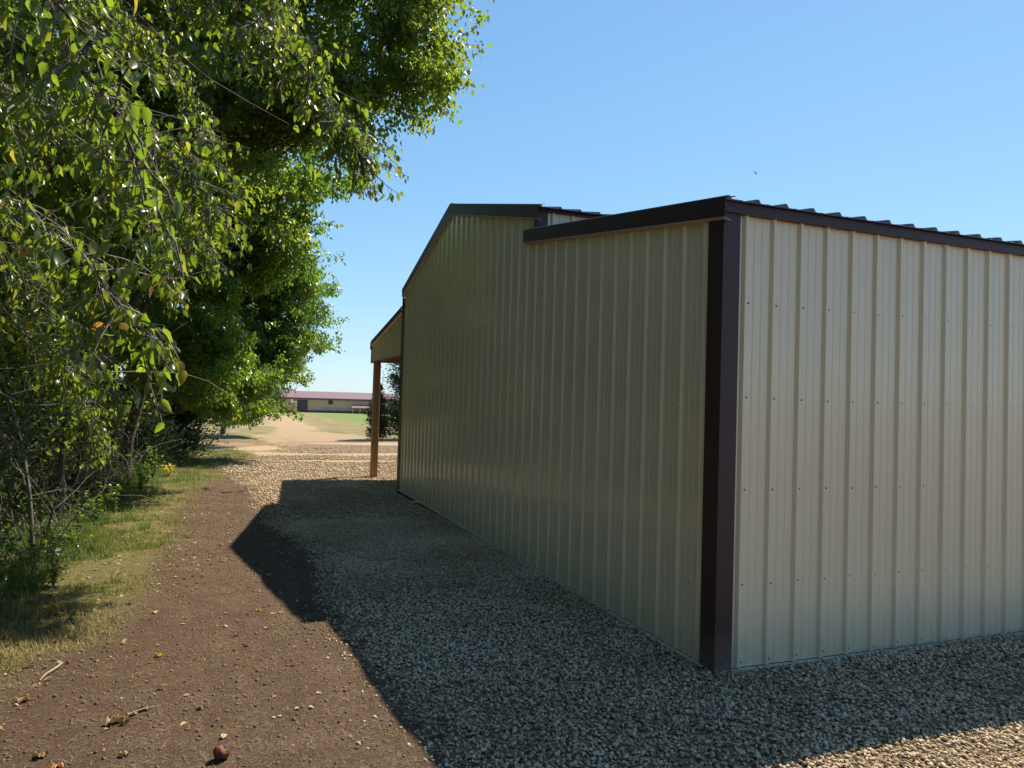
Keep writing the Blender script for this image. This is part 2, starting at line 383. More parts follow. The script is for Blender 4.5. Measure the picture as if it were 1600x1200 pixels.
# roof line (y, z of the trim top) measured on the gable
NE = (-.06, 3.045); NW = (3.20, 3.535); ME = (3.06, 3.765); RG = (6.42, 4.595); FE = (9.52, 3.765); FW = (9.46, 3.44); PE = (12.74, 2.985)
def line(p, q): return lambda y: p[1]+(q[1]-p[1])*(y-p[0])/(q[0]-p[0])
r1, r2, r3, r4 = line(NE, (3.42, 3.568)), line(ME, RG), line(RG, FE), line(FW, PE)
def top(y):
    if y < 3.14: return r1(y)-.03
    if y < RG[0]: return r2(y)-.03
    if y < 9.50: return r3(y)-.03
    return r4(y)-.03
SPY = .2462; FY = .1655+.0
sheet_y('gable_wall', 0, .02, 9.58, lambda y: 0.012-.0133*max(0, y-4)*.6, top, .455-.012, SPY, br=(3.14, RG[0], 9.50))
sheet_y('porch_end_panel', 0, 9.585, 12.80, lambda y: 2.51, lambda y: r4(y)-.03, .455-.012, SPY)
sheet_x('side_wall', 0, .02, LEN, .012, 2.99, .168, SP)
sheet_x('upper_side_wall', 3.14, .01, LEN, 3.45, 3.76, .168, SP)
sheet_x('porch_wall', 9.60, .02, LEN, -.1, 3.70, .168, SP, out=1)
b = MB(); b.prism([(0, 0), (9.6, -.1), (9.6, 3.7), (RG[0], 4.5), (3.14, 3.7), (3.14, 3.5), (0, 2.98)], 0, LEN, LEN+.02); b.build('back_wall', M_SHEET, barn)

def roof(name, p, q, x0, x1, first, oh=0.0, th=.006):
    """ribbed roof from point p (y,z) to q, ribs running with the slope"""
    V = []; pr = profile(x0, x1, first, SP, .024)
    for u, h in pr: V += [(u, p[0], p[1]+h), (u, q[0], q[1]+h), (u, p[0], p[1]-th), (u, q[0], q[1]-th)]
    Fc = []
    for i in range(len(pr)-1):
        a, c = 4*i, 4*i+4
        Fc += [(a, c, c+1, a+1), (a+2, a+3, c+3, c+2), (a, a+2, c+2, c), (a+1, c+1, c+3, a+3)]
    return mk(name, V, Fc, M_ROOF, barn)
roof('lean_to_roof', (-.075, 3.036), (3.12, 3.515), -.045, LEN+.05, .205)
roof('main_roof', (3.03, 3.742), (RG[0], 4.585), -.045, LEN+.05, .205)
roof('main_roof', (9.56, 3.742), (RG[0], 4.585), -.045, LEN+.05, .205)
roof('porch_roof', (12.80, 2.965), (9.63, 3.425), -.045, LEN+.05, .205)
b = MB(); b.prism([(RG[0]-.22, 4.556), (RG[0], 4.618), (RG[0]+.22, 4.556), (RG[0]+.22, 4.548), (RG[0], 4.608), (RG[0]-.22, 4.548)], 0, -.03, LEN+.04); b.build('ridge_cap', M_ROOF, barn)

def rake(y0, z0, y1, z1, d0, d1, xo=-.052, lip=True):
    """folded trim along the gable edge: face, top return onto the roof, bottom lip back to the wall"""
    b = MB()
    b.add([(xo, y0, z0), (xo, y1, z1), (xo, y1, z1-d1), (xo, y0, z0-d0),
           (xo+.004, y0, z0-.004), (xo+.004, y1, z1-.004), (xo+.004, y1, z1-d1+.004), (xo+.004, y0, z0-d0+.004)],
          [(0, 3, 2, 1), (4, 5, 6, 7), (0, 1, 5, 4), (3, 7, 6, 2), (0, 4, 7, 3), (1, 2, 6, 5)])
    b.add([(xo, y0, z0+.0), (xo, y1, z1+.0), (.03, y1, z1+.012), (.03, y0, z0+.012), (xo, y0, z0+.004), (xo, y1, z1+.004), (.03, y1, z1+.018), (.03, y0, z0+.018)],
          [(0, 1, 2, 3), (4, 7, 6, 5), (0, 4, 5, 1), (1, 5, 6, 2), (2, 6, 7, 3), (3, 7, 4, 0)])
    o = b.build('rake_trim', M_TRIM, barn)
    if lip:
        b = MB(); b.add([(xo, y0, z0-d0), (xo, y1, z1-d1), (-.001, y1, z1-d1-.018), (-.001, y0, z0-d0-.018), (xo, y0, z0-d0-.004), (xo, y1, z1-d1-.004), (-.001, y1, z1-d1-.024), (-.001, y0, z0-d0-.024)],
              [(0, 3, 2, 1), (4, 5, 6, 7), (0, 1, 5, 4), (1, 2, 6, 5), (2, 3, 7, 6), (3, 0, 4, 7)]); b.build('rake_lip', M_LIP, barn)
    return o
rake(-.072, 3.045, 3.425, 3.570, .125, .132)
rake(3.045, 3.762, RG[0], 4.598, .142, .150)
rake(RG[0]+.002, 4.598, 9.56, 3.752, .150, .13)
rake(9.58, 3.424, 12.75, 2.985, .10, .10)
# corner trim (an L), eave trims, far corner trim
b = MB(); b.prism([(-.024, -.028), (.108, -.028), (.108, -.001), (.104, -.001), (.104, -.024), (-.020, -.024), (-.020, .128), (-.001, .128), (-.001, .132), (-.024, .132)], 2, -.012, 2.972)
b.build('corner_trim', M_TRIM, barn)
b = MB(); b.box(-.052, LEN, -.046, -.042, 2.962, 3.030); b.box(-.048, LEN, -.042, -.001, 2.962, 2.966); b.build('eave_trim', M_TRIM, barn)
b = MB(); b.box(-.053, .105, -.050, -.0462, 3.004, 3.048); b.build('eave_cap', M_TRIM, barn)
b = MB(); b.box(-.052, LEN, 3.090, 3.094, 3.715, 3.748); b.box(-.048, LEN, 3.094, 3.139, 3.715, 3.719); b.build('eave_trim', M_TRIM, barn)
b = MB(); b.prism([(-.024, 3.112), (.10, 3.112), (.10, 3.139), (.096, 3.139), (.096, 3.116), (-.020, 3.116), (-.020, 3.20), (-.024, 3.20)], 2, 3.56, 3.714); b.build('corner_trim', M_TRIM, barn)
b = MB(); b.box(-.024, -.0205, 9.50, 9.62, 2.512, 3.66); b.box(-.024, .12, 9.6205, 9.6245, -.12, 3.60); b.box(-.024, -.0205, 9.50, 9.620, -.09, 2.511); b.build('corner_trim', M_TRIM, barn)
b = MB(); b.box(-.026, .0, 9.64, 12.80, 2.488, 2.508); b.box(-.026, .02, 12.802, 12.825, 2.488, 2.93); b.build('porch_edge_trim', M_TRIM, barn)
b = MB(); b.box(-.05, LEN, 12.806, 12.830, 2.80, 2.955); b.build('eave_trim', M_TRIM, barn)
b = MB(); b.box(-.032, -.0, .132, 9.49, .002, .007); b.box(-.032, -.029, .132, 9.49, -.012, .0015); b.build('base_flashing', M_FLASH, barn)
b = MB(); b.box(.108, LEN, -.032, 0.0, .002, .007); b.box(.108, LEN, -.032, -.029, -.012, .0015); b.build('base_flashing', M_FLASH, barn)
# screws on the side wall: one row every 24 in, beside each rib
ang = np.linspace(0, 2*math.pi, 7)[:-1]
def screw_mesh():
    v = [(.0078*math.cos(a), 0, .0078*math.sin(a)) for a in ang]+[(.0055*math.cos(a), -.005, .0045*math.sin(a)) for a in ang]+[(0, -.006, 0)]
    f = [(i, (i+1) % 6, 6+(i+1) % 6, 6+i) for i in range(6)]+[(6+i, 6+(i+1) % 6, 12) for i in range(6)]
    me = bpy.data.meshes.new('screw'); me.from_pydata(v, [], f); me.materials.append(M_SCREW); return me
sme = screw_mesh()
for zz in (2.395, 1.765, 1.161, .545, .045):
    for k in range(13):
        o = bpy.data.objects.new('screw', sme); C.objects.link(o); o.parent = barn
        o.location = (.205+SP*k+random.uniform(-.003, .003), -.0005, zz+random.uniform(-.006, .006))
for zz in (1.765, 1.161, .545):
    for k in range(9):
        o = bpy.data.objects.new('screw', sme); o.scale = (.6, 1, .6); C.objects.link(o); o.parent = barn
        o.location = (-.0005, .30+SPY*k+random.uniform(-.004, .004), zz-.05+random.uniform(-.006, .006)); o.rotation_euler = (0, 0, -math.pi/2)
for k in range(7):
    o = bpy.data.objects.new('screw', sme); C.objects.link(o); o.parent = barn; o.location = (.10+.78*k, -.0465, 2.985); o.scale = (.9, 1, .9)
for k in range(5):
    o = bpy.data.objects.new('screw', sme); C.objects.link(o); o.parent = barn; o.location = (.086, -.0285, .35+.6*k); o.scale = (.8, 1, .8)
# porch frame
def post(x):
    b = MB(); c = .008; w = .15; x0 = x; y0 = 12.66
    b.prism([(x0+c, y0), (x0+w-c, y0), (x0+w, y0+c), (x0+w, y0+w-c), (x0+w-c, y0+w), (x0+c, y0+w), (x0, y0+w-c), (x0, y0+c)], 2, -.22, 2.506)
    b.build('porch_post', M_POST, barn)
for x in (.036, 3.3, 6.5, 9.7, 12.9): post(x)
b = MB(); b.box(.004, LEN, 12.70, 12.80, 2.508, 2.80); b.build('porch_beam', M_BEAM, barn)
b = MB(); b.box(.004, .042, 9.66, 12.695, 2.512, 2.70); b.build('porch_beam', M_BEAM, barn)
for x in np.arange(.6, LEN, .62):
    b = MB(); b.add([(x, 9.64, 3.24), (x+.04, 9.64, 3.24), (x+.04, 12.69, 2.81), (x, 12.69, 2.81), (x, 9.64, 3.40), (x+.04, 9.64, 3.40), (x+.04, 12.69, 2.955), (x, 12.69, 2.955)],
                    [(0,3,2,1),(4,5,6,7),(0,1,5,4),(1,2,6,5),(2,3,7,6),(3,0,4,7)]); b.build('rafter', M_BEAM, barn)

# ------------------------------------------------------------------ stones
def ico():
    f = (1+5**.5)/2; v = np.array([(-1,f,0),(1,f,0),(-1,-f,0),(1,-f,0),(0,-1,f),(0,1,f),(0,-1,-f),(0,1,-f),(f,0,-1),(f,0,1),(-f,0,-1),(-f,0,1)], float)
    F = np.array([(0,11,5),(0,5,1),(0,1,7),(0,7,10),(0,10,11),(1,5,9),(5,11,4),(11,10,2),(10,7,6),(7,1,8),(3,9,4),(3,4,2),(3,2,6),(3,6,8),(3,8,9),(4,9,5),(2,4,11),(6,2,10),(8,6,7),(9,8,1)])
    return unit(v), F
IV, IF = ico()
def stones(name, px, py, pz, size, matl, flat=.62, sink=.35):
    n = len(px)
    V = IV[None]*(1+.85*(R.random((n, 12, 1))-.5))
    V = V*np.stack([size*(.8+.5*R.random(n)), size*(.6+.35*R.random(n)), size*flat*(.7+.5*R.random(n))], 1)[:, None]*.5
    q = unit(R.normal(size=(n, 4))*np.array([1, .28, .28, 1.0])); w, a, b_, c = q.T
    Rm = np.stack([np.stack([1-2*(b_*b_+c*c), 2*(a*b_-c*w), 2*(a*c+b_*w)], -1), np.stack([2*(a*b_+c*w), 1-2*(a*a+c*c), 2*(b_*c-a*w)], -1), np.stack([2*(a*c-b_*w), 2*(b_*c+a*w), 1-2*(a*a+b_*b_)], -1)], 1)
    V = np.einsum('nij,nkj->nki', Rm, V)+np.stack([px, py, pz+size*flat*.5*(1-2*sink)], 1)[:, None]
    F = (IF[None]+12*np.arange(n)[:, None, None]).reshape(-1, 3)
    return mk(name, V.reshape(-1, 3), F, matl, attrs={'rnd': np.repeat(np.clip(R.random(n)*.8+.1+.55*vnoise(px, py, .9, 71)+.3*vnoise(px, py, .25, 72), 0, 1), 12)})
def scatter(n, x0, x1, y0, y1, keep):
    x = R.uniform(x0, x1, n); y = R.uniform(y0, y1, n); k = keep(x, y); return x[k], y[k]
def gkeep(dens):
    def f(x, y):
        g_ = zones(x, y)[0]; inside = (x > -.022) & (y > -.022) & (y < 9.6)
        pr = np.clip(g_*2.6+.22, 0, 1)*dens(x, y)
        return (R.random(len(x)) < pr) & ~inside
    return f
xs = []; ys = []; ss = []
for n, box, smin, smax in ((92000, (-2.7, 4.2, -2.3, 2.6), .010, .031), (46000, (-3.0, 0, 2.6, 6.5), .012, .034),
                           (28000, (-3.4, 2.5, 6.5, 13), .020, .046), (26000, (-4.4, 6, 13, 26), .03, .065)):
    x, y = scatter(n, *box, gkeep(lambda x, y: np.where(y > 16, np.clip((24-y)/8, 0.2, 1), 1)))
    xs.append(x); ys.append(y); ss.append(smin+(smax-smin)*R.random(len(x))**2.0)
x = np.concatenate(xs); y = np.concatenate(ys); s = np.concatenate(ss)
lay = R.random(len(x))
hump = .035*np.clip(1-np.abs(y+.22)/.25, 0, 1)*(x > 1.0)*(vnoise(x, y, .7, 31)+.5)      # gravel heaped against the side wall
z = gz(x, y)+lay*.012*(zones(x, y)[0] > .1)+hump
tag(stones('gravel', x, y, z, s, M_STONE), 'crushed tan limestone gravel around the barn, grey in its shade', 'gravel', kind='stuff')
x, y = scatter(2600, -5, -1.8, -1.8, 12, lambda x, y: (zones(x, y)[0] < .05) & (R.random(len(x)) < .25+.75*(zones(x, y)[0] > -.35)))
tag(stones('pebbles', x, y, gz(x, y), .006+.022*R.random(len(x))**3, M_STONE), 'pebbles strewn over the bare brown dirt', 'pebbles', kind='stuff')
M_CLOD = m_simple('soil_clods', (.15, .095, .064), .95, .35, 40, .004)
x, y = scatter(46000, -5, -1.8, -1.8, 11, lambda x, y: (zones(x, y)[0] < .15) & (zones(x, y)[1] < .2) & (R.random(len(x)) < np.clip(vnoise(x, y, .5, 41)+.6, .1, 1)))
tag(stones('soil_crumbs', x, y, gz(x, y), .004+.024*R.random(len(x))**3.5, M_CLOD, .7, .45), 'crumbs of dry brown soil on the dirt strip', 'soil', kind='stuff')

# ------------------------------------------------------------------ leaves
LA_V = np.array([(0,0),(.3,0),(.66,0),(1,0),(.10,.24),(.36,.33),(.72,.17),(.10,-.24),(.36,-.33),(.72,-.17)], float)
LA_F = np.array([(0,4,1),(4,5,1),(1,5,2),(5,6,2),(2,6,3),(0,1,7),(7,1,8),(1,2,8),(8,2,9),(2,3,9)])
LB_V = np.array([(0,0),(.42,.31),(1,0),(.42,-.31)], float); LB_F = np.array([(0,2,1),(0,3,2)])
def leaf_mesh(name, P, D, Nn, S, matl, parent, tmpl='B', rnd=None, width=1.0, fold=.30, curl=.25):
    TV, TF = (LA_V, LA_F) if tmpl == 'A' else (LB_V, LB_F)
    D = unit(D); W = unit(np.cross(Nn, D)); Nn = np.cross(D, W); n = len(P); k = len(TV)
    u = TV[:, 0][None, :, None]; v = TV[:, 1][None, :, None]*width
    fo = (fold*(.4+1.2*R.random(n)))[:, None, None]; cu = (curl*(R.random(n)*2-.6))[:, None, None]
    V = P[:, None]+S[:, None, None]*(u*D[:, None]+v*W[:, None]+(np.abs(v)*fo-cu*u*u)*Nn[:, None])
    F = (TF[None]+k*np.arange(n)[:, None, None]).reshape(-1, 3)
    if rnd is None: rnd = R.random(n)
    return mk(name, V.reshape(-1, 3), F, matl, parent, attrs={'rnd': np.repeat(rnd, k)})

def rand_dirs(n): return unit(R.normal(size=(n, 3)))

def ell_points(ells, n):
    w = np.array([e[3]*e[4]*e[5] for e in ells])**.75; w = w/w.sum()
    idx = R.choice(len(ells), n, p=w); E = np.array([e[:6] for e in ells])[idx]
    d = rand_dirs(n); r = R.random(n)**.42
    lump = 1+.30*np.sin(d[:, 0]*5+E[:, 0]*3)*np.sin(d[:, 1]*6+E[:, 1])+.22*np.sin(d[:, 2]*8+E[:, 2]*2+d[:, 0]*4)
    return E[:, :3]+d*E[:, 3:6]*(r*lump)[:, None], d, idx

def tree(base, ells, nclu, per, lsize, matl, label, spread=.30, hgt=None, trunk_r=.12, group='leafy trees in the row along the left side', droop=.8, lean=None, bare=30, name='leafy_tree'):
    t = empty(name, (base[0], base[1], float(gz(base[0], base[1]))), label, 'tree', group)
    tb = TB(); c0 = np.array(ells[0][:3]); b0 = np.array([base[0], base[1], float(gz(base[0], base[1]))-.1])
    kp = [b0]; m = 6
    for i_ in range(1, m+1):
        f = i_/m; q = b0+(c0-b0)*f; q[:2] = b0[:2]+(c0[:2]-b0[:2])*f**1.8
        kp.append(q+np.append(R.normal(size=2)*.06, 0))
    tb.tube(kp, np.linspace(trunk_r, trunk_r*.4, len(kp)), 8)
    ctrs = []
    for e in ells:
        c = np.array(e[:3]); s0 = np.array(kp[R.integers(2, 5)]) if e[3] > .6 else np.array(ells[1][:3])
        mid = (s0+c)/2+R.normal(size=3)*.15+np.array([0, 0, .2]); Pm = [s0, s0*.6+mid*.4+np.array([0,0,.05]), mid, c]
        tb.tube(Pm, [trunk_r*.5, trunk_r*.38, trunk_r*.27, trunk_r*.15], 6); ctrs.append((mid, c))
    nl_ = max(8, nclu//10); LC, ld, lidx = ell_points(ells, nl_); LR_ = R.uniform(.26, .55, nl_)*(1+.6*(spread-.27)/.1)
    li = R.integers(0, nl_, nclu); d = rand_dirs(nclu)+ld[li]*.35; d[:, 2] = np.abs(d[:, 2])*.75+d[:, 2]*.25; d = unit(d)
    P = LC[li]+d*(LR_[li]*R.random(nclu)**.45)[:, None]*np.array([1, 1, .85]); idx = lidx[li]
    E3 = np.array([e[3:6] for e in ells])[idx]
    # twigs from limb to a share of the clusters
    for q in range(min(nclu, 150)):
        mid, c = ctrs[idx[q]]; s_ = c*.7+mid*.3+R.normal(size=3)*.15; e_ = P[q]; md = (s_+e_)/2+R.normal(size=3)*.12
        tb.tube([s_, md, e_, e_+d[q]*spread*.7], [trunk_r*.12, .010, .006, .003], 4)
    for q in range(bare):      # leafless inner twigs
        mid, c = ctrs[R.integers(len(ctrs))]; s_ = mid+R.normal(size=3)*.4; dd = unit(R.normal(size=3)+[0, 0, -.3])
        tb.tube([s_, s_+dd*.35, s_+dd*.7+R.normal(size=3)*.1, s_+dd*1.0+R.normal(size=3)*.18], [.010, .008, .005, .002], 4)
    tb.build('trunk', M_BARK, t)
    P = P+d*(np.where(R.random(nclu) < .16, R.uniform(.10, .42, nclu), 0)*(1+2*(spread-.27)))[:, None]
    n = nclu*per; ci = np.repeat(np.arange(nclu), per)
    tdir = unit(d+np.array([0, 0, -.35])+.5*R.normal(size=d.shape))
    along = R.random(n)
    off = tdir[ci]*((along-.35)*spread*1.3)[:, None]+R.normal(size=(n, 3))*spread*.20
    LP = P[ci]+off
    LD = unit(rand_dirs(n)*.75+tdir[ci]*.4+np.array([0, 0, -droop]))
    LN = unit(rand_dirs(n)*.8+np.array([.15, .1, .75]))
    S = lsize*(.65+.6*R.random(n))
    clr = R.random(nclu)[ci]*.35+R.random(n)*.65
    leaf_mesh('crown', LP, LD, LN, S, matl, t, 'B', clr, 1.0)
    return t

tree((-5.06, 8.29), [(-3.5, 5.4, 6.0, 1.7, 1.8, 1.7), (-1.38, 4.62, 5.95, .98, .9, .85), (-2.15, 4.4, 5.02, .80, .75, .62), (-1.25, 4.5, 7.15, .95, .9, .8),
      (-4.1, 5.6, 4.2, 1.4, 1.6, 1.1), (-2.6, 4.6, 7.0, 1.3, 1.2, 1.0), (-3.3, 4.9, 4.6, 1.2, 1.1, .8), (-.86, 4.35, 5.72, .45, .45, .42), (-1.2, 4.3, 5.05, .45, .45, .32), (-1.15, 4.4, 6.4, .45, .42, .4)], 2700, 40, .070, M_LEAF,
     'tall leafy tree whose crown reaches farthest right over the sky', .27, trunk_r=.10)
tree((-4.9, 12.3), [(-3.6, 11.2, 5.3, 1.9, 1.9, 1.8), (-1.95, 10.2, 5.6, .9, .85, .75), (-3.7, 10.6, 3.6, 1.45, 1.5, 1.2), (-3.2, 9.6, 6.9, 1.5, 1.6, 1.3), (-2.5, 8.0, 6.0, .8, .9, .7), (-2.3, 10.9, 4.45, .85, .85, .75), (-3.0, 10.6, 4.6, 1.3, 1.3, 1.2), (-3.6, 10.4, 2.3, 1.2, 1.4, 1.0)], 2500, 40, .080, M_LEAF2,
     'dense green tree behind the tallest one, its edge halfway down the sky gap', .27, trunk_r=.12)
tree((-4.6, 19.5), [(-2.9, 19, 4.7, 1.6, 1.8, 1.9), (-1.6, 18.8, 3.9, .95, .95, .85), (-3.4, 18.2, 2.9, 1.6, 1.6, 1.2), (-3.2, 19.0, 6.0, 1.2, 1.3, .9), (-2.9, 17.6, 1.9, 1.3, 1.3, .8), (-1.5, 18.6, 4.6, 1.0, 1.0, .9), (-1.25, 18, 3.2, .85, .8, .7), (-2.1, 18, 2.7, .9, .9, .7), (-3.1, 17.4, 1.6, 1.0, 1.0, .8), (-1.6, 18.7, 5.2, .8, .9, .7), (-2.1, 18.7, 6.2, .8, .8, .6)], 3000, 40, .085, M_LEAF2,
     'rounded bright green tree right of the dark cedar, over the path', .30, trunk_r=.13)
tree((-4.2, 27.0), [(-3.3, 26, 2.6, 1.6, 1.6, 1.5), (-2.6, 26, 3.9, 1.2, 1.2, 1.1), (-3.2, 25.6, 1.5, 1.3, 1.2, 1.0), (-2.2, 26, 2.9, .8, .9, .7)], 1500, 34, .10, M_LEAF2,
     'small shaded tree low behind the bright green one', .32, trunk_r=.09)
tree((-3.4, 35.5), [(-2.9, 34.4, 4.0, 2.0, 2.0, 1.8), (-1.2, 34, 3.3, 1.15, 1.2, .95), (-2.2, 34, 2.5, 1.1, 1.1, .8), (-3.0, 33.5, 1.6, 1.5, 1.2, 1.1), (-.6, 34, 2.6, .8, .9, .7)], 1700, 34, .11, M_LEAF2,
     'farthest leafy tree of the row, just left of the long distant building', .34, trunk_r=.14)
# deeper rows that close the wood on the left
deep = [((-7.4, 2.6), [(-6.6, 2.6, 3.6, 1.8, 2.1, 1.9), (-6.4, 2.2, 6.0, 1.9, 2.0, 1.7)]), ((-7.6, 7.2), [(-6.6, 7.4, 3.6, 1.8, 2.2, 2.0), (-6.4, 7.4, 6.6, 2.0, 2.2, 1.9)]),
        ((-7.5, 12.5), [(-6.4, 12.4, 3.4, 1.8, 2.3, 2.0), (-6.2, 12.6, 6.8, 2.0, 2.2, 2.2)]), ((-7.2, 18.5), [(-6.0, 18, 3.4, 1.8, 2.3, 2.0), (-5.6, 18, 6.2, 1.8, 2.0, 1.8)]),
        ((-6.8, -2.4), [(-6.6, -2.2, 3.8, 1.8, 2.1, 1.8), (-6.6, -2.4, 6.2, 1.9, 2.0, 1.8)]), ((-7.2, -7.0), [(-6.8, -7.0, 3.6, 2.0, 2.3, 2.2), (-6.8, -7.2, 6.6, 2.1, 2.2, 1.8)])]
dl = ['shaded tree deep in the wood at the left picture edge', 'shaded tree deep in the wood behind the dark leaning trunk', 'shaded tree deep in the wood behind the dense green tree',
      'shaded tree deep in the wood behind the dark cedar', 'shaded tree at the near left end of the wood', 'shaded tree of the wood standing behind the photographer']
deep += [((-9.6, y_), [(-8.8, y_, 2.4, 1.6, 2.6, 2.2), (-8.8, y_+.6, 5.4, 1.7, 2.6, 2.4)]) for y_ in (-4.5, .5, 5.2, 10, 15, 21, 28)]
deep += [((-7.6, y_), [(-7.0, y_, 3.0, 2.0, 2.8, 2.6), (-7.2, y_, 6.0, 2.0, 2.6, 2.2)]) for y_ in (-11, -15.5, -20)]  # out of view, added so the side-wall ribs reflect a dark surround
dl += ['tree at the back of the wood, its leaves showing through gaps between nearer crowns']*7+['shaded tree of the wood standing well behind the photographer']*3
for (bs, el), lb in zip(deep, dl):
    tree(bs, el, 1100, 34, .11, M_LEAF, lb, .34, trunk_r=.12, group='shaded trees deeper in the wood', bare=40)

# ---- the near tree: drooping sprays with large heart-shaped leaves
near = empty('drooping_tree', (-5.3, -1.2, 0), 'nearest tree with large drooping heart-shaped leaves hanging from the upper left', 'tree', 'leafy trees in the row along the left side')
tb = TB()
def spline(P, n):
    P = np.array(P, float); t_ = np.linspace(0, len(P)-1, n); out = []
    Q = np.vstack([2*P[0]-P[1], P, 2*P[-1]-P[-2]])
    for u in t_:
        i_ = min(int(u), len(P)-2); f = u-i_; a, b_, c, d = Q[i_], Q[i_+1], Q[i_+2], Q[i_+3]
        out.append(.5*((2*b_)+(-a+c)*f+(2*a-5*b_+4*c-d)*f*f+(-a+3*b_-3*c+d)*f**3))
    return np.array(out)
tk = TB(); tk.tube(spline([(-5.3, -1.2, -.1), (-5.25, -1.1, 1.2), (-5.0, -.9, 2.4), (-4.8, -.7, 3.6), (-4.6, -.4, 5.2)], 14), np.linspace(.13, .06, 14), 9)
limbs = [
 ([(-4.9, -.8, 3.0), (-4.2, -.3, 3.75), (-3.4, .1, 3.85), (-2.85, -.2, 3.45), (-2.56, -.42, 3.08), (-2.42, -.58, 2.74)], .032, 46, (.18, 1)),
 ([(-4.9, -.8, 3.1), (-4.1, -.6, 3.9), (-3.5, -.4, 4.05), (-3.1, -.2, 3.95), (-2.75, .1, 3.75)], .030, 44, (.15, 1)),
 ([(-5.0, -.9, 2.4), (-4.4, -.7, 2.95), (-3.8, -.6, 3.05), (-3.3, -.7, 2.75), (-3.0, -.9, 2.35)], .030, 40, (.1, 1)),
 ([(-5.1, -1.0, 2.0), (-4.5, -1.0, 2.35), (-3.9, -1.2, 2.35), (-3.4, -1.45, 2.1), (-3.17, -1.5, 1.86)], .022, 26, (.1, 1)),
 ([(-4.9, -.8, 3.2), (-4.2, -.2, 3.1), (-3.7, .4, 3.05), (-3.35, .7, 2.85), (-3.1, .9, 2.5)], .026, 40, (.1, 1)),
 ([(-5.1, -1.0, 1.8), (-4.6, -.5, 2.2), (-4.1, .2, 2.1), (-3.8, .8, 1.75), (-3.7, 1.1, 1.4)], .022, 34, (.1, 1)),
 ([(-4.8, -.6, 3.8), (-4.1, .3, 4.7), (-3.5, .8, 4.8), (-3.0, 1.1, 4.6), (-2.7, 1.2, 4.2)], .03, 46, (.15, 1)),
 ([(-5.0, -.8, 2.2), (-4.7, -.2, 2.6), (-4.3, .8, 2.6), (-4.1, 1.6, 2.2), (-4.0, 2.2, 1.7)], .022, 34, (.1, 1)),
 ([(-4.9, -.6, 2.9), (-4.4, .6, 3.4), (-3.9, 1.3, 3.3), (-3.55, 1.7, 2.95), (-3.35, 1.9, 2.4)], .026, 44, (.1, 1)),
 ([(-4.9, -.6, 2.6), (-4.5, .8, 2.8), (-4.2, 1.8, 2.5), (-4.0, 2.6, 2.1), (-3.9, 3.1, 1.6)], .026, 40, (.1, 1)),
 ([(-4.8, -.5, 3.4), (-4.2, .9, 4.2), (-3.8, 1.7, 4.3), (-3.4, 2.1, 4.0), (-3.15, 2.3, 3.5)], .026, 44, (.1, 1)),
 ([(-5.0, -.9, 2.6), (-4.3, -1.2, 3.2), (-3.75, -1.5, 3.1), (-3.35, -1.8, 2.6), (-3.12, -1.85, 2.12)], .018, 16, (.35, 1)),
]
LPs, LDs, LNs, LSs, LRs = [], [], [], [], []
def spray(s_, d_, L, dens=.021):
    n_ = 7; P = [s_]; d_ = unit(d_)
    for k in range(n_-1):
        d_ = unit(d_+np.array([0, 0, -.12])+R.normal(size=3)*.14); P.append(P[-1]+d_*L/(n_-1))
    P = np.array(P); tb.tube(P, np.linspace(.0035, .0012, n_), 4)
    nl = max(3, int(L/dens)); side = unit(np.cross(d_, [0, 0, 1])+1e-3)
    for k in range(nl):
        f = (k+.5)/nl; u = f*(n_-1); i_ = min(int(u), n_-2); p_ = P[i_]*(1-(u-i_))+P[i_+1]*(u-i_)
        sd = side*(1 if k % 2 else -1); pet = unit(sd*.9+np.array([0, 0, -.5])+R.normal(size=3)*.45)*.035*(.7+.6*R.random())
        a_ = p_+pet
        tb.tube([p_, a_], [.0011, .0009], 3)
        LPs.append(a_); LDs.append(unit(pet*12+np.array([0, 0, -.95])+R.normal(size=3)*.38))
        LNs.append(unit(np.array([sd[0]*.4, sd[1]*.4, .25])+R.normal(size=3)*.55)); LSs.append(.045*(.45+.75*R.random())); LRs.append(R.random())
for pts, r0, ns, (a0, a1) in limbs:
    S_ = spline(pts, 22); S_[1:-1] += R.normal(size=(20, 3))*.012; tk.tube(S_, np.linspace(r0*.55, .003, 22), 6); ns = int(ns*4.3)
    for q in range(ns):
        f = a0+(a1-a0)*(q+R.random())/ns; i_ = min(int(f*21), 20); s_ = S_[i_]; tan = unit(S_[i_+1]-S_[i_])
        d_ = unit(tan*.8+R.normal(size=3)*.75+np.array([0, 0, .05])); spray(s_, d_, R.uniform(.20, .50)*(1-.4*f))
    spray(S_[-1], S_[-1]-S_[-2], .12)
for q in range(26):      # bare grey twigs inside
    s_ = np.array([R.uniform(-4.9, -3.6), R.uniform(-.9, 1.4), R.uniform(1.6, 3.9)]); d_ = unit(R.normal(size=3)+[.5, 0, -.1])
    tb.tube(spline([s_, s_+d_*.3, s_+d_*.6+R.normal(size=3)*.1, s_+d_*.9+R.normal(size=3)*.2], 8), np.linspace(.006, .0015, 8), 4)
tb.build('twigs', M_TWIG, near); tk.build('trunk', M_BARK, near)
leaf_mesh('crown', np.array(LPs), np.array(LDs), np.array(LNs), np.array(LSs), M_LEAF, near, 'A', np.array(LRs)*np.where(R.random(len(LRs)) < .5, .45, 1), .86, .55, .6)

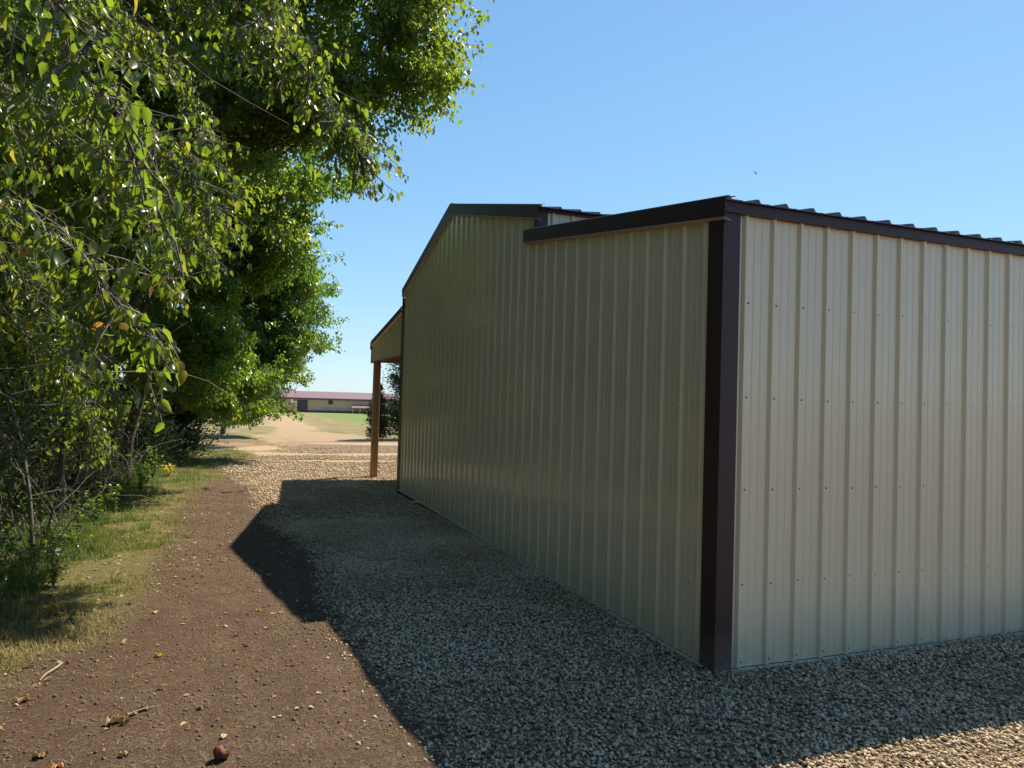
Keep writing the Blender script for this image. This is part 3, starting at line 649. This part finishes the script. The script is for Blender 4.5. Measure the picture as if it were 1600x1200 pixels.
# ------------------------------------------------------------------ thicket under the trees
def under_x(y): return np.interp(y, [-5, 2.5, 3, 3.7, 4.9, 8.9, 12.8, 16, 20], [-4.8, -4.65, -4.5, -4.5, -4.5, -4.6, -4.6, -4.7, -4.9])
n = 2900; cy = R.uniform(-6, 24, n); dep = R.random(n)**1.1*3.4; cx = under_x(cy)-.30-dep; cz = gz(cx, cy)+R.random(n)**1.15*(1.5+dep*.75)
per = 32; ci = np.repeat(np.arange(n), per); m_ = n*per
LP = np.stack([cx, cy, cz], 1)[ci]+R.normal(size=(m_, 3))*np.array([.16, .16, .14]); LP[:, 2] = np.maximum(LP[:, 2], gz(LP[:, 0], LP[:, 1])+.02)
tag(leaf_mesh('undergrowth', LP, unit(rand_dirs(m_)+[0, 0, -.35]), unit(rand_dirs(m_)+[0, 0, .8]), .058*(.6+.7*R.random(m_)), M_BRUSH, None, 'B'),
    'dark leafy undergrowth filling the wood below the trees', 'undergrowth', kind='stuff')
tb = TB()
for q in range(1500):
    y_ = R.uniform(-2, 18); d_ = R.random()*2.0; x_ = float(under_x(y_))-.05-d_; z_ = float(gz(x_, y_)); L = R.uniform(.7, 1.9)*(.65 if y_ < 4 else 1)
    if R.random() < .45: z_ += R.uniform(.3, 1.6); L *= .6
    dd = unit(np.array([R.normal()*.40-.06, R.normal()*.45, .9 if R.random() < .65 else R.normal()*.3]))
    P = [np.array([x_, y_, z_])]
    for k in range(6): dd = unit(dd+R.normal(size=3)*.20+[0, 0, -.05]); P.append(P[-1]+dd*L/6)
    r_ = R.uniform(.003, .009); tb.tube(P, np.linspace(r_, r_*.3, 7), 4)
o = tb.build('brushwood', M_TWIG); tag(o, 'tangle of bare grey stems and twigs in the wood edge', 'brushwood', kind='stuff')

# bare leaning trunks you can count at the wood edge
for k, (x_, y_, h_, ln, lb) in enumerate([(-4.95, 6.6, 2.6, (.12, -.05), 'thin dark sapling trunk standing clear at the wood edge'),
                                   (-4.9, 10.0, 2.4, (.25, .1), 'slim pale forked stem leaning out of the wood'),
                                   (-4.75, 4.6, 2.2, (-.3, .2), 'slim stem leaning back into the wood near the picture edge')]):
    t = empty('sapling', (x_, y_, float(gz(x_, y_))), lb, 'sapling', 'slim trunks at the wood edge'); tb = TB(); z_ = float(gz(x_, y_))
    P = [(x_, y_, z_-.05), (x_+ln[0]*.3, y_+ln[1]*.3, z_+h_*.35), (x_+ln[0], y_+ln[1], z_+h_*.7), (x_+ln[0]*2, y_+ln[1]*2, z_+h_)]
    S_ = spline(P, 12); tb.tube(S_, np.linspace(.05 if k == 0 else .022, .012, 12), 7)
    for q in range(9):
        s_ = S_[R.integers(3, 12)]; d_ = unit(R.normal(size=3)*[1, 1, .3]+[.3, 0, .6]); tb.tube([s_, s_+d_*.3, s_+d_*.55+R.normal(size=3)*.08], [.008, .006, .002], 4)
    tb.build('trunk', M_BARK if k == 0 else M_TWIG, t)
    n = 260; ii = R.integers(6, 12, n); LP = S_[ii]+R.normal(size=(n, 3))*.28
    leaf_mesh('crown', LP, unit(rand_dirs(n)+[0, 0, -.6]), unit(rand_dirs(n)+[0, 0, .6]), .07*(.6+.6*R.random(n)), M_LEAF, t, 'A')

# ------------------------------------------------------------------ cedars
def cedar(base, h, r, nb, per, label, group, low=.03, name='cedar_tree', seglen=.06):
    z0 = float(gz(*base)); t = empty(name, (base[0], base[1], z0), label, 'tree', group); tb = TB()
    tb.tube([(base[0], base[1], z0-.1), (base[0]+.04, base[1], z0+h*.5), (base[0], base[1]+.03, z0+h)], [.05+h*.018, .03+h*.008, .012], 7)
    P, D = [], []
    for q in range(nb):
        f = low+(1-low)*R.random()**1.25; a = R.uniform(0, 2*math.pi); rr = r*(1-f)**.7*(.45+.8*R.random()*(.6+.6*math.sin(a*2+f*9)**2))
        s_ = np.array([base[0], base[1], z0+h*f]); d_ = np.array([math.cos(a), math.sin(a), .15+.25*R.random()]); d_ = unit(d_)
        e_ = s_+d_*rr; md = (s_+e_)/2+[0, 0, -.08*rr]; tb.tube([s_, md, e_], [.012, .008, .003], 4)
        u = R.random(per)**.6; q_ = (1-u)[:, None]**2*s_+2*((1-u)*u)[:, None]*md+(u**2)[:, None]*e_
        P.append(q_+R.normal(size=(per, 3))*(.05+.09*rr)*np.array([1, 1, .8])); D.append(np.tile(d_+[0, 0, .25], (per, 1)))
    P = np.concatenate(P); D = np.concatenate(D); n = len(P)
    tb.build('trunk', M_BARK, t)
    leaf_mesh('crown', P, unit(D+rand_dirs(n)*.8), rand_dirs(n), seglen*(.7+.8*R.random(n)), M_CEDAR, t, 'B', None, .55, .2, .1)
cedar((-4.75, 19.2), 2.9, 1.5, 380, 110, 'low dark cedar sweeping over the verge beneath the leafy trees', 'cedars', name='cedar_tree', seglen=.10)
cedar((-5.1, 15.2), 2.2, 1.1, 240, 90, 'dark cedar bush in the wood edge before the low sweeping cedar', 'cedars', seglen=.08)
cedar((5.45, 32.2), 6.0, 2.0, 300, 70, 'large dark cedar seen through the porch behind the wooden post', 'cedars', seglen=.13)
cedar((3.75, 32.0), 2.75, .7, 130, 60, 'small pointed cedar just left of the large one by the post', 'cedars', seglen=.10)

# ------------------------------------------------------------------ grass, straw, weeds
def blades(name, x, y, h, rnd, label, cat, w=.0035, flat=False, parent=None, m_=None):
    n = len(x); z = gz(x, y); a = R.uniform(0, 2*math.pi, n); bend = R.uniform(.15, .9, n)*h
    dx, dy = np.cos(a), np.sin(a); wx, wy = -dy*w, dx*w; base = np.stack([x, y, z+(.005 if flat else -.004)], 1)
    if flat: h1 = h*.22; run = h
    else: h1 = h; run = bend
    mid = base+np.stack([dx*run*.45, dy*run*.45, h1*.62], 1); tip = base+np.stack([dx*run, dy*run, (h1*.92 if not flat else h1*.3)], 1)
    Wv = np.stack([wx, wy, np.zeros(n)], 1)
    V = np.stack([base-Wv, base+Wv, mid+Wv*.8, mid-Wv*.8, tip], 1).reshape(-1, 3)
    k = 5*np.arange(n)[:, None]; F = np.concatenate([k+[0, 1, 2], k+[0, 2, 3], k+[3, 2, 4]])
    return tag(mk(name, V, F, m_ or M_GRASS, attrs={'rnd': np.repeat(rnd, 5)}), label, cat, kind='stuff')
def grass_keep(x, y):
    g_ = zones(x, y)[1]; cl = 1.9*vnoise(x, y, .42, 51)+1.3*vnoise(x, y, .12, 52)+.22+.25*np.clip((y-5)/6, 0, 1)
    return (R.random(len(x)) < np.clip(g_*2.2+.12, 0, 1)*np.clip(cl*1.3, .04, 1)) & (x > under_x(y)-1.4)
x1_, y1_ = scatter(150000, -6.2, -3.0, -1.0, 7, grass_keep); x2_, y2_ = scatter(110000, -6.2, -2.0, 7, 23, grass_keep)
x = np.concatenate([x1_, x2_]); y = np.concatenate([y1_, y2_]); g_ = zones(x, y)[1]
tall = np.clip((under_x(y)+.45-x)/.6, 0, 1); tuft = np.clip(vnoise(x, y, .28, 57)*3-.35, 0, 1); h = (.018+.035*R.random(len(x))+.10*tuft*R.random(len(x))+.22*tall*R.random(len(x))**1.4)*(1+.4*(y > 8))
dry = np.clip(.66+.55*vnoise(x, y, .8, 53)-.25*tuft+.4*vnoise(x, y, .25, 54)-.35*tall+.35*(R.random(len(x))-.5)-.22*np.clip((y-3)/6, 0, 1), 0, 1)
blades('grass', x, y, h, dry, 'thin patchy grass, half green and half dried, along the wood edge', 'grass', .0028)
x, y = scatter(90000, -6, -1.9, -1.8, 16, lambda x, y: R.random(len(x)) < np.where(zones(x, y)[1] > -.1, .65, .12+.4*np.clip(vnoise(x, y, .6, 61)*2+.1, 0, 1))*(zones(x, y)[0] < .1))
blades('straw', x, y, .02+.06*R.random(len(x))**1.5, .72+.28*R.random(len(x)), 'bits of dry straw lying over dirt and grass', 'straw', .0013, True)
# dead leaf litter (too many to count, small)
M_LITTER = m_leaf('dead_leaf', [(0, (.20, .12, .06)), (.5, (.36, .24, .13)), (.85, (.46, .36, .22)), (1, (.45, .36, .05))], [(0, (.2, .12, .05)), (1, (.4, .3, .1))], .7, .15, .2)
x, y = scatter(3400, -5.4, 0.0, -1.6, 9, lambda x, y: (x < -.1) & (R.random(len(x)) < np.where(zones(x, y)[0] > 0, .03, np.where(zones(x, y)[1] > -.2, .75, .13)))); n = len(x)
tag(leaf_mesh('leaf_litter', np.stack([x, y, gz(x, y)+.006+.03*(zones(x, y)[0] > 0)], 1), unit(rand_dirs(n)*[1, 1, .15]), unit(rand_dirs(n)*.35+[0, 0, 1]), .022+.03*R.random(n), M_LITTER, None, 'A', None, 1, .5, .5),
    'small dead leaves scattered over the dirt and verge', 'leaf litter', kind='stuff')

def weed(x_, y_, h_, nst, lsz, label, matl=M_LEAF2, spread=.35, name='weed', group='leafy weeds along the wood edge', nl=9):
    z_ = float(gz(x_, y_)); t = empty(name, (x_, y_, z_), label, 'weed', group); tb = TB(); P, D, Nn, S = [], [], [], []
    for q in range(nst):
        a = R.uniform(0, 6.28); e = np.array([x_+math.cos(a)*spread*h_*R.uniform(.2, 1), y_+math.sin(a)*spread*h_*R.uniform(.2, 1), z_+h_*R.uniform(.6, 1.05)])
        S_ = spline([(x_, y_, z_-.01), ((x_*.7+e[0]*.3), (y_*.7+e[1]*.3), z_+(e[2]-z_)*.5), e], 8); tb.tube(S_, np.linspace(.004, .0015, 8), 4)
        for k in range(nl):
            i_ = R.integers(1, 8); d_ = unit(np.array([R.normal(), R.normal(), -.1])); P.append(S_[i_]); D.append(d_); Nn.append(unit(R.normal(size=3)*.3+[0, 0, 1])); S.append(lsz*R.uniform(.6, 1.2))
    tb.build('stems', M_TWIG, t); leaf_mesh('leaves', np.array(P), np.array(D), np.array(Nn), np.array(S), matl, t, 'A', None, 1, .3, .4)
weed(-4.62, 2.75, .75, 12, .062, 'tall leafy weed at the left picture edge beside the shaded grass')
weed(-4.42, 2.1, .42, 12, .045, 'low bushy weed in front of the tall one at the left edge')
weed(-4.45, 1.55, .30, 10, .040, 'small weed with narrow leaves nearest the camera on the verge')
weed(-3.98, 2.18, .13, 4, .040, 'tiny bright green seedling standing alone on the grass edge')
weed(-4.55, 5.7, .55, 12, .055, 'leafy weed growing at the foot of the thin dark trunk')
weed(-4.45, 7.6, .50, 12, .060, 'broad pale-leaved weed beyond the thin dark trunk')
weed(-4.40, 10.3, .55, 14, .065, 'bushy weed halfway along the wood edge')
weed(-4.50, 13.6, .60, 16, .075, 'bushy weed before the dark cedar')
M_YEL = m_leaf('yellow_flower', [(0, (.55, .42, .03)), (1, (.7, .55, .05))], [(0, (.6, .5, .05)), (1, (.7, .6, .08))], .5, .3, .3)
M_YEL2 = m_leaf('yellowing_leaf', [(0, (.35, .28, .03)), (1, (.5, .35, .04))], [(0, (.5, .4, .05)), (1, (.6, .4, .06))], .5, .3, .3)
wl_ = ['ragged weed', 'spreading weed', 'upright weed', 'thin weed', 'rough weed', 'leafy clump', 'low clump', 'dark clump', 'pale clump']
for k_, y_ in enumerate([3.3, 4.1, 4.9, 6.6, 8.8, 9.6, 11.6, 12.6, 15.4]):
    weed(float(under_x(y_))+R.uniform(-.05, .25), y_, R.uniform(.3, .62), 14, R.uniform(.045, .07), wl_[k_]+' spilling from the wood edge onto the verge', M_LEAF2, R.uniform(.5, .8))
weed(-4.15, 13.0, .28, 10, .055, 'yellow flowering weed on the verge halfway to the cedar', M_YEL, .6)
weed(-4.12, 2.42, .16, 4, .036, 'yellowing seedling on the grass edge', M_YEL2)

weed(-.69, 1.41, .07, 5, .020, 'tiny green weed sprouting through the shaded gravel', spread=.9, nl=5)
weed(-.30, 6.1, .05, 4, .018, 'tiny weed in the gravel close to the gable wall', spread=.9, nl=5)
# ------------------------------------------------------------------ things on the dirt
def lump(name, loc, r, matl, label, cat, squash=.94):
    import bmesh
    bm = bmesh.new(); bmesh.ops.create_icosphere(bm, subdivisions=4, radius=r)
    for v in bm.verts:
        d = v.co.normalized(); v.co *= 1+.05*math.sin(d.x*5+1)*math.sin(d.y*4)+.02*math.sin(d.z*17+d.x*13); v.co.z *= squash
        dim = math.exp(-((d.x-.4)**2+(d.y+.5)**2+(d.z-.77)**2)*22); v.co -= d*dim*r*.22
    me = bpy.data.meshes.new(name); bm.to_mesh(me); bm.free(); me.materials.append(matl)
    for p_ in me.polygons: p_.use_smooth = True
    o = bpy.data.objects.new(name, me); C.objects.link(o); o.location = loc; return tag(o, label, cat)
m, t, p = mat('rotting_fruit_skin'); n1 = noise(t, 18, 5, .6, pos(t)); c = ramp(t, n1.outputs[0], [(.40, (.03, .012, .008)), (.52, (.13, .035, .014)), (.66, (.42, .12, .035))])
t.links.new(c.outputs[0], p.inputs['Base Color']); p.inputs['Roughness'].default_value = .68; bump(t, p, n1.outputs[0], 1.0, .008)
fx, fy = -2.935, -.215; lump('fallen_fruit', (fx, fy, float(gz(fx, fy))+.033), .038, m, 'round orange-brown fruit lying alone on the dirt', 'fruit')
# curled dead leaf cluster and its stick
def curl(loc, L, W, ang, matl, label, name='dead_leaf', group=None, turns=1.2, cat='dead leaf'):
    nu, nv = 14, 7; V = []
    for i_ in range(nu):
        u = i_/(nu-1); hw = W*math.sin(math.pi*min(.97, u*.93+.04))**.7
        for j_ in range(nv):
            v = j_/(nv-1)*2-1; a = v*turns; rr = hw/max(turns, .2)
            xx = (u-.5)*L; yy = rr*math.sin(a)+.006*math.sin(u*19+v*3); zz = rr*(1-math.cos(a))+.012*math.sin(u*7)+.006*math.sin(u*23+v*5)+.002
            V.append((xx*math.cos(ang)-yy*math.sin(ang), xx*math.sin(ang)+yy*math.cos(ang), abs(zz)))
    F = np.array([(i_*nv+j_, (i_+1)*nv+j_, (i_+1)*nv+j_+1, i_*nv+j_+1) for i_ in range(nu-1) for j_ in range(nv-1)])
    o = mk(name, V, F, matl, smooth=True, attrs={'rnd': np.full(len(V), R.random()*.8)})
    o.location = (loc[0], loc[1], float(gz(*loc))+.003); return tag(o, label, cat, group)
dead = empty('dead_sprig', (-3.38, .36, float(gz(-3.38, .36))), 'curled brown dead sprig with shrivelled leaves on the dirt', 'dead sprig')
tb = TB(); tb.tube(spline([(-3.43, .33, .015), (-3.38, .37, .03), (-3.32, .41, .03), (-3.25, .45, .022)], 10)+[0, 0, float(gz(-3.38, .36))], np.linspace(.005, .002, 10), 5)
tb.build('stem', m_simple('dry_stem', (.34, .26, .19), .8, .3, 60), dead)
for (dx, dy, L, W, an, tn) in ((-.07, -.03, .10, .045, .6, 1.7), (-.045, .0, .09, .04, 2.2, 1.5), (.0, .05, .075, .024, .9, 1.6), (.05, .1, .07, .022, .3, 1.7), (-.02, -.055, .06, .025, 1.4, 1.9)):
    o = curl((-3.38+dx, .36+dy), L, W, an, M_LITTER, None, 'leaf', None, tn, None)
    wl = o.location.copy(); o.parent = dead; o.location = wl-dead.location
GL = 'fallen leaves lying singly on the dirt'
for (x_, y_, L, W, an, lb, cc) in ((-3.36, -.05, .05, .018, .7, 'pale tan dead leaf between the round fruit and the dead sprig', 0), (-3.05, .42, .045, .018, 1.9, 'cream dead leaf lying right of the dead sprig', 0),
        (-3.33, 1.30, .05, .02, .4, 'yellow leaf lying on the middle of the dirt strip', 1), (-2.70, 2.20, .04, .018, 2.4, 'small yellow leaf by the barn shadow edge', 1),
        (-3.72, .05, .06, .026, .2, 'star-shaped cluster of pale dead leaf near the left verge', 0), (-3.95, .75, .075, .035, 1.2, 'broad papery tan leaf at the verge', 0), (-3.62, -.1, .045, .02, 2.8, 'orange-tinted dead leaf left of the dead sprig', 2)):
    mm = (M_LITTER, M_YEL2, m_simple('orange_leaf', (.45, .17, .05), .7, .2))[cc]; curl((x_, y_), L, W, an, mm, lb, 'fallen_leaf', GL, .8, 'leaf')
tb = TB(); tb.tube(spline([(-3.93, 1.02, .012), (-3.915, 1.10, .02), (-3.89, 1.17, .02), (-3.86, 1.24, .03)], 10)+[0, 0, float(gz(-3.9, 1.1))], np.linspace(.003, .006, 10), 6)
tag(tb.build('stick', m_simple('bleached_stick', (.40, .33, .25), .8, .3, 60)), 'short bleached stick lying where the verge meets the dirt', 'stick')
tb = TB(); P = spline([(-3.9, 44.6, .25), (-3.3, 45.0, .30), (-2.7, 45.4, .34)], 8)+[0, 0, float(gz(-3.2, 45))]; tb.tube(P, np.full(8, .11), 10)
e_ = tb.v[0]; tag(tb.build('log', m_simple('pale_log_bark', (.34, .28, .22), .8, .3, 6)), 'pale fallen log on the grass beyond the cedar', 'log')

# ------------------------------------------------------------------ far buildings
def local(o, ang): o.rotation_euler = (0, 0, ang)
M_FW = m_simple('far_tan_siding', (.50, .37, .25), .6, .06, 2); M_FM = m_simple('far_maroon_siding', (.13, .07, .075), .5, .1, 2)
m, t, p = mat('far_maroon_roof'); P = pos(t); wv = N(t, 'ShaderNodeTexWave'); wv.inputs['Scale'].default_value = 1.0; t.links.new(P, wv.inputs['Vector'])
c = ramp(t, wv.outputs[0], [(.2, (.20, .125, .13)), (.8, (.24, .155, .16))]); t.links.new(c.outputs[0], p.inputs['Base Color']); p.inputs['Roughness'].default_value = .5; p.inputs['Specular IOR Level'].default_value = .4; M_FR = m
M_DK = m_simple('dark_door', (.035, .04, .05), .4, .1); M_CT = m_simple('tan_container', (.46, .36, .20), .6, .1); M_GL = m_simple('window_glass', (.03, .035, .045), .12, .05)
def far_building(ox, oy, oz, L, W, H, RH, ang, label, doors=(), wins=(), porch=None, boxes=(), group='maroon-roofed farm buildings in the distance'):
    o = empty('farm_building', (0, 0, 0), label, 'building', group)
    b = MB(); b.box(0, L, 0, W, -.6, H); b.build('wall', M_FW, o)
    b = MB(); b.box(-.03, L+.03, -.04, -.002, -.5, .9); b.build('wainscot', M_FM, o)
    b = MB(); b.prism([(-.5, H-.12), (W/2, H+RH-.12), (W+.5, H-.12), (W+.5, H+.08), (W/2, H+RH+.08), (-.5, H+.08)], 0, -.4, L+.4); b.build('roof', M_FR, o)
    b = MB(); b.box(-.4, L+.4, -.56, -.505, H-.3, H+.06); b.build('fascia', M_FM, o)
    for (a, c_, z0, z1) in doors: b = MB(); b.box(a, c_, -.10, -.045, z0, z1); d = b.build('door', M_DK, o); b = MB(); [b.box(a, c_, -.115, -.102, z0+(z1-z0)*k/5-.03, z0+(z1-z0)*k/5+.03) for k in range(1, 5)]; b.build('door_seams', M_FM, d)
    for (a, c_, z0, z1) in wins: b = MB(); b.box(a-.1, c_+.1, -.08, -.045, z0-.1, z1+.1); d = b.build('window', M_FM, o); b = MB(); b.box(a, c_, -.10, -.082, z0, z1); b.build('pane', M_GL, d)
    for (a, c_, z0, z1) in boxes: b = MB(); b.box(a, c_, -.6, -.045, z0, z1); b.build('air_conditioner', m_simple('grey_unit', (.3, .3, .26), .5), o)
    if porch:
        a, c_, z0 = porch; b = MB(); b.prism([(-3.0, z0), (-.045, z0+.7), (-.045, z0+.85), (-3.0, z0+.15)], 0, a, c_); b.build('porch_roof', M_FR, o)
        for q in np.linspace(a+.2, c_-.3, 5): b = MB(); b.box(q, q+.15, -2.9, -2.75, -.5, z0+.02); b.build('porch_post', M_FW, o)
    o.location = (ox, oy, oz); o.rotation_euler = (0, 0, ang); return o
ANG = -.117
far_building(9.75, 168, -2.45, 26, 14, 3.62, 1.55, ANG, 'long tan building with maroon roof, small porch and one square window',
    doors=((.9, 3.2, -.3, 3.2), (16.3, 17.1, -.2, 1.9)), wins=((7.9, 8.7, 2.4, 3.2),), porch=(13.0, 19.8, 1.55), boxes=((7.3, 8.0, .9, 1.6), (9.6, 10.3, .9, 1.5)))
far_building(-3.5, 163.9, -2.45, 12.6, 16, 3.65, 1.9, ANG, 'tan building with maroon wainscot half hidden by the farthest leafy tree')
ct = empty('shipping_container', (7.9, 163.2, -2.42), 'tan container standing between the two distant farm buildings', 'container')
b = MB(); b.box(7.9, 10.2, 163.2, 168, -2.42, .05); b.build('body', M_CT, ct)
b = MB(); [b.box(7.9+k*.46, 7.98+k*.46, 163.12, 163.198, -2.4, 0) for k in range(5)]; b.build('door_bars', M_POST, ct)
b = MB(); b.box(7.8, 10.3, 163.0, 168.1, .055, .35); b.build('lid', m_simple('container_top', (.6, .57, .5), .5), ct)
gp = tag(mk('gravel_road', [(-60, 163.5+7, -2.11), (60, 163.5-7, -2.11), (60, 166-7, -2.10), (-60, 166+7, -2.10)], [(0, 1, 2, 3)], m_simple('pale_road', (.5, .42, .32), .9, .1)), kind='structure')

# ------------------------------------------------------------------ a bird high over the roof
br = MB(); bx, by, bz = 3.2, 10.2, 7.15
br.add([(0, 0, 0), (.10, 0, .03), (.22, .02, -.01), (.07, .05, 0), (-.10, 0, .05), (-.22, .02, .02), (-.07, .05, 0), (0, .12, -.01), (0, -.07, 0), (0, 0, .03), (0, 0, -.03)],
       [(0, 1, 3), (1, 2, 3), (0, 6, 4), (4, 6, 5), (0, 3, 7), (0, 7, 6), (8, 3, 9), (8, 9, 6), (9, 3, 7), (9, 7, 6), (8, 10, 3), (8, 6, 10), (10, 7, 3), (10, 6, 7)])
d_ = fw+rt2*(1181-800)/F_PX-up2*(270-600)/F_PX; bp = CAM+d_/np.linalg.norm(d_)*60
o = br.build('bird', m_simple('bird_plumage', (.05, .05, .055), .7)); o.location = [float(v) for v in np.round(bp, 1)]; o.rotation_euler = (0, .5, .3)
tag(o, 'tiny dark bird gliding in the sky above the lean-to roof', 'bird')
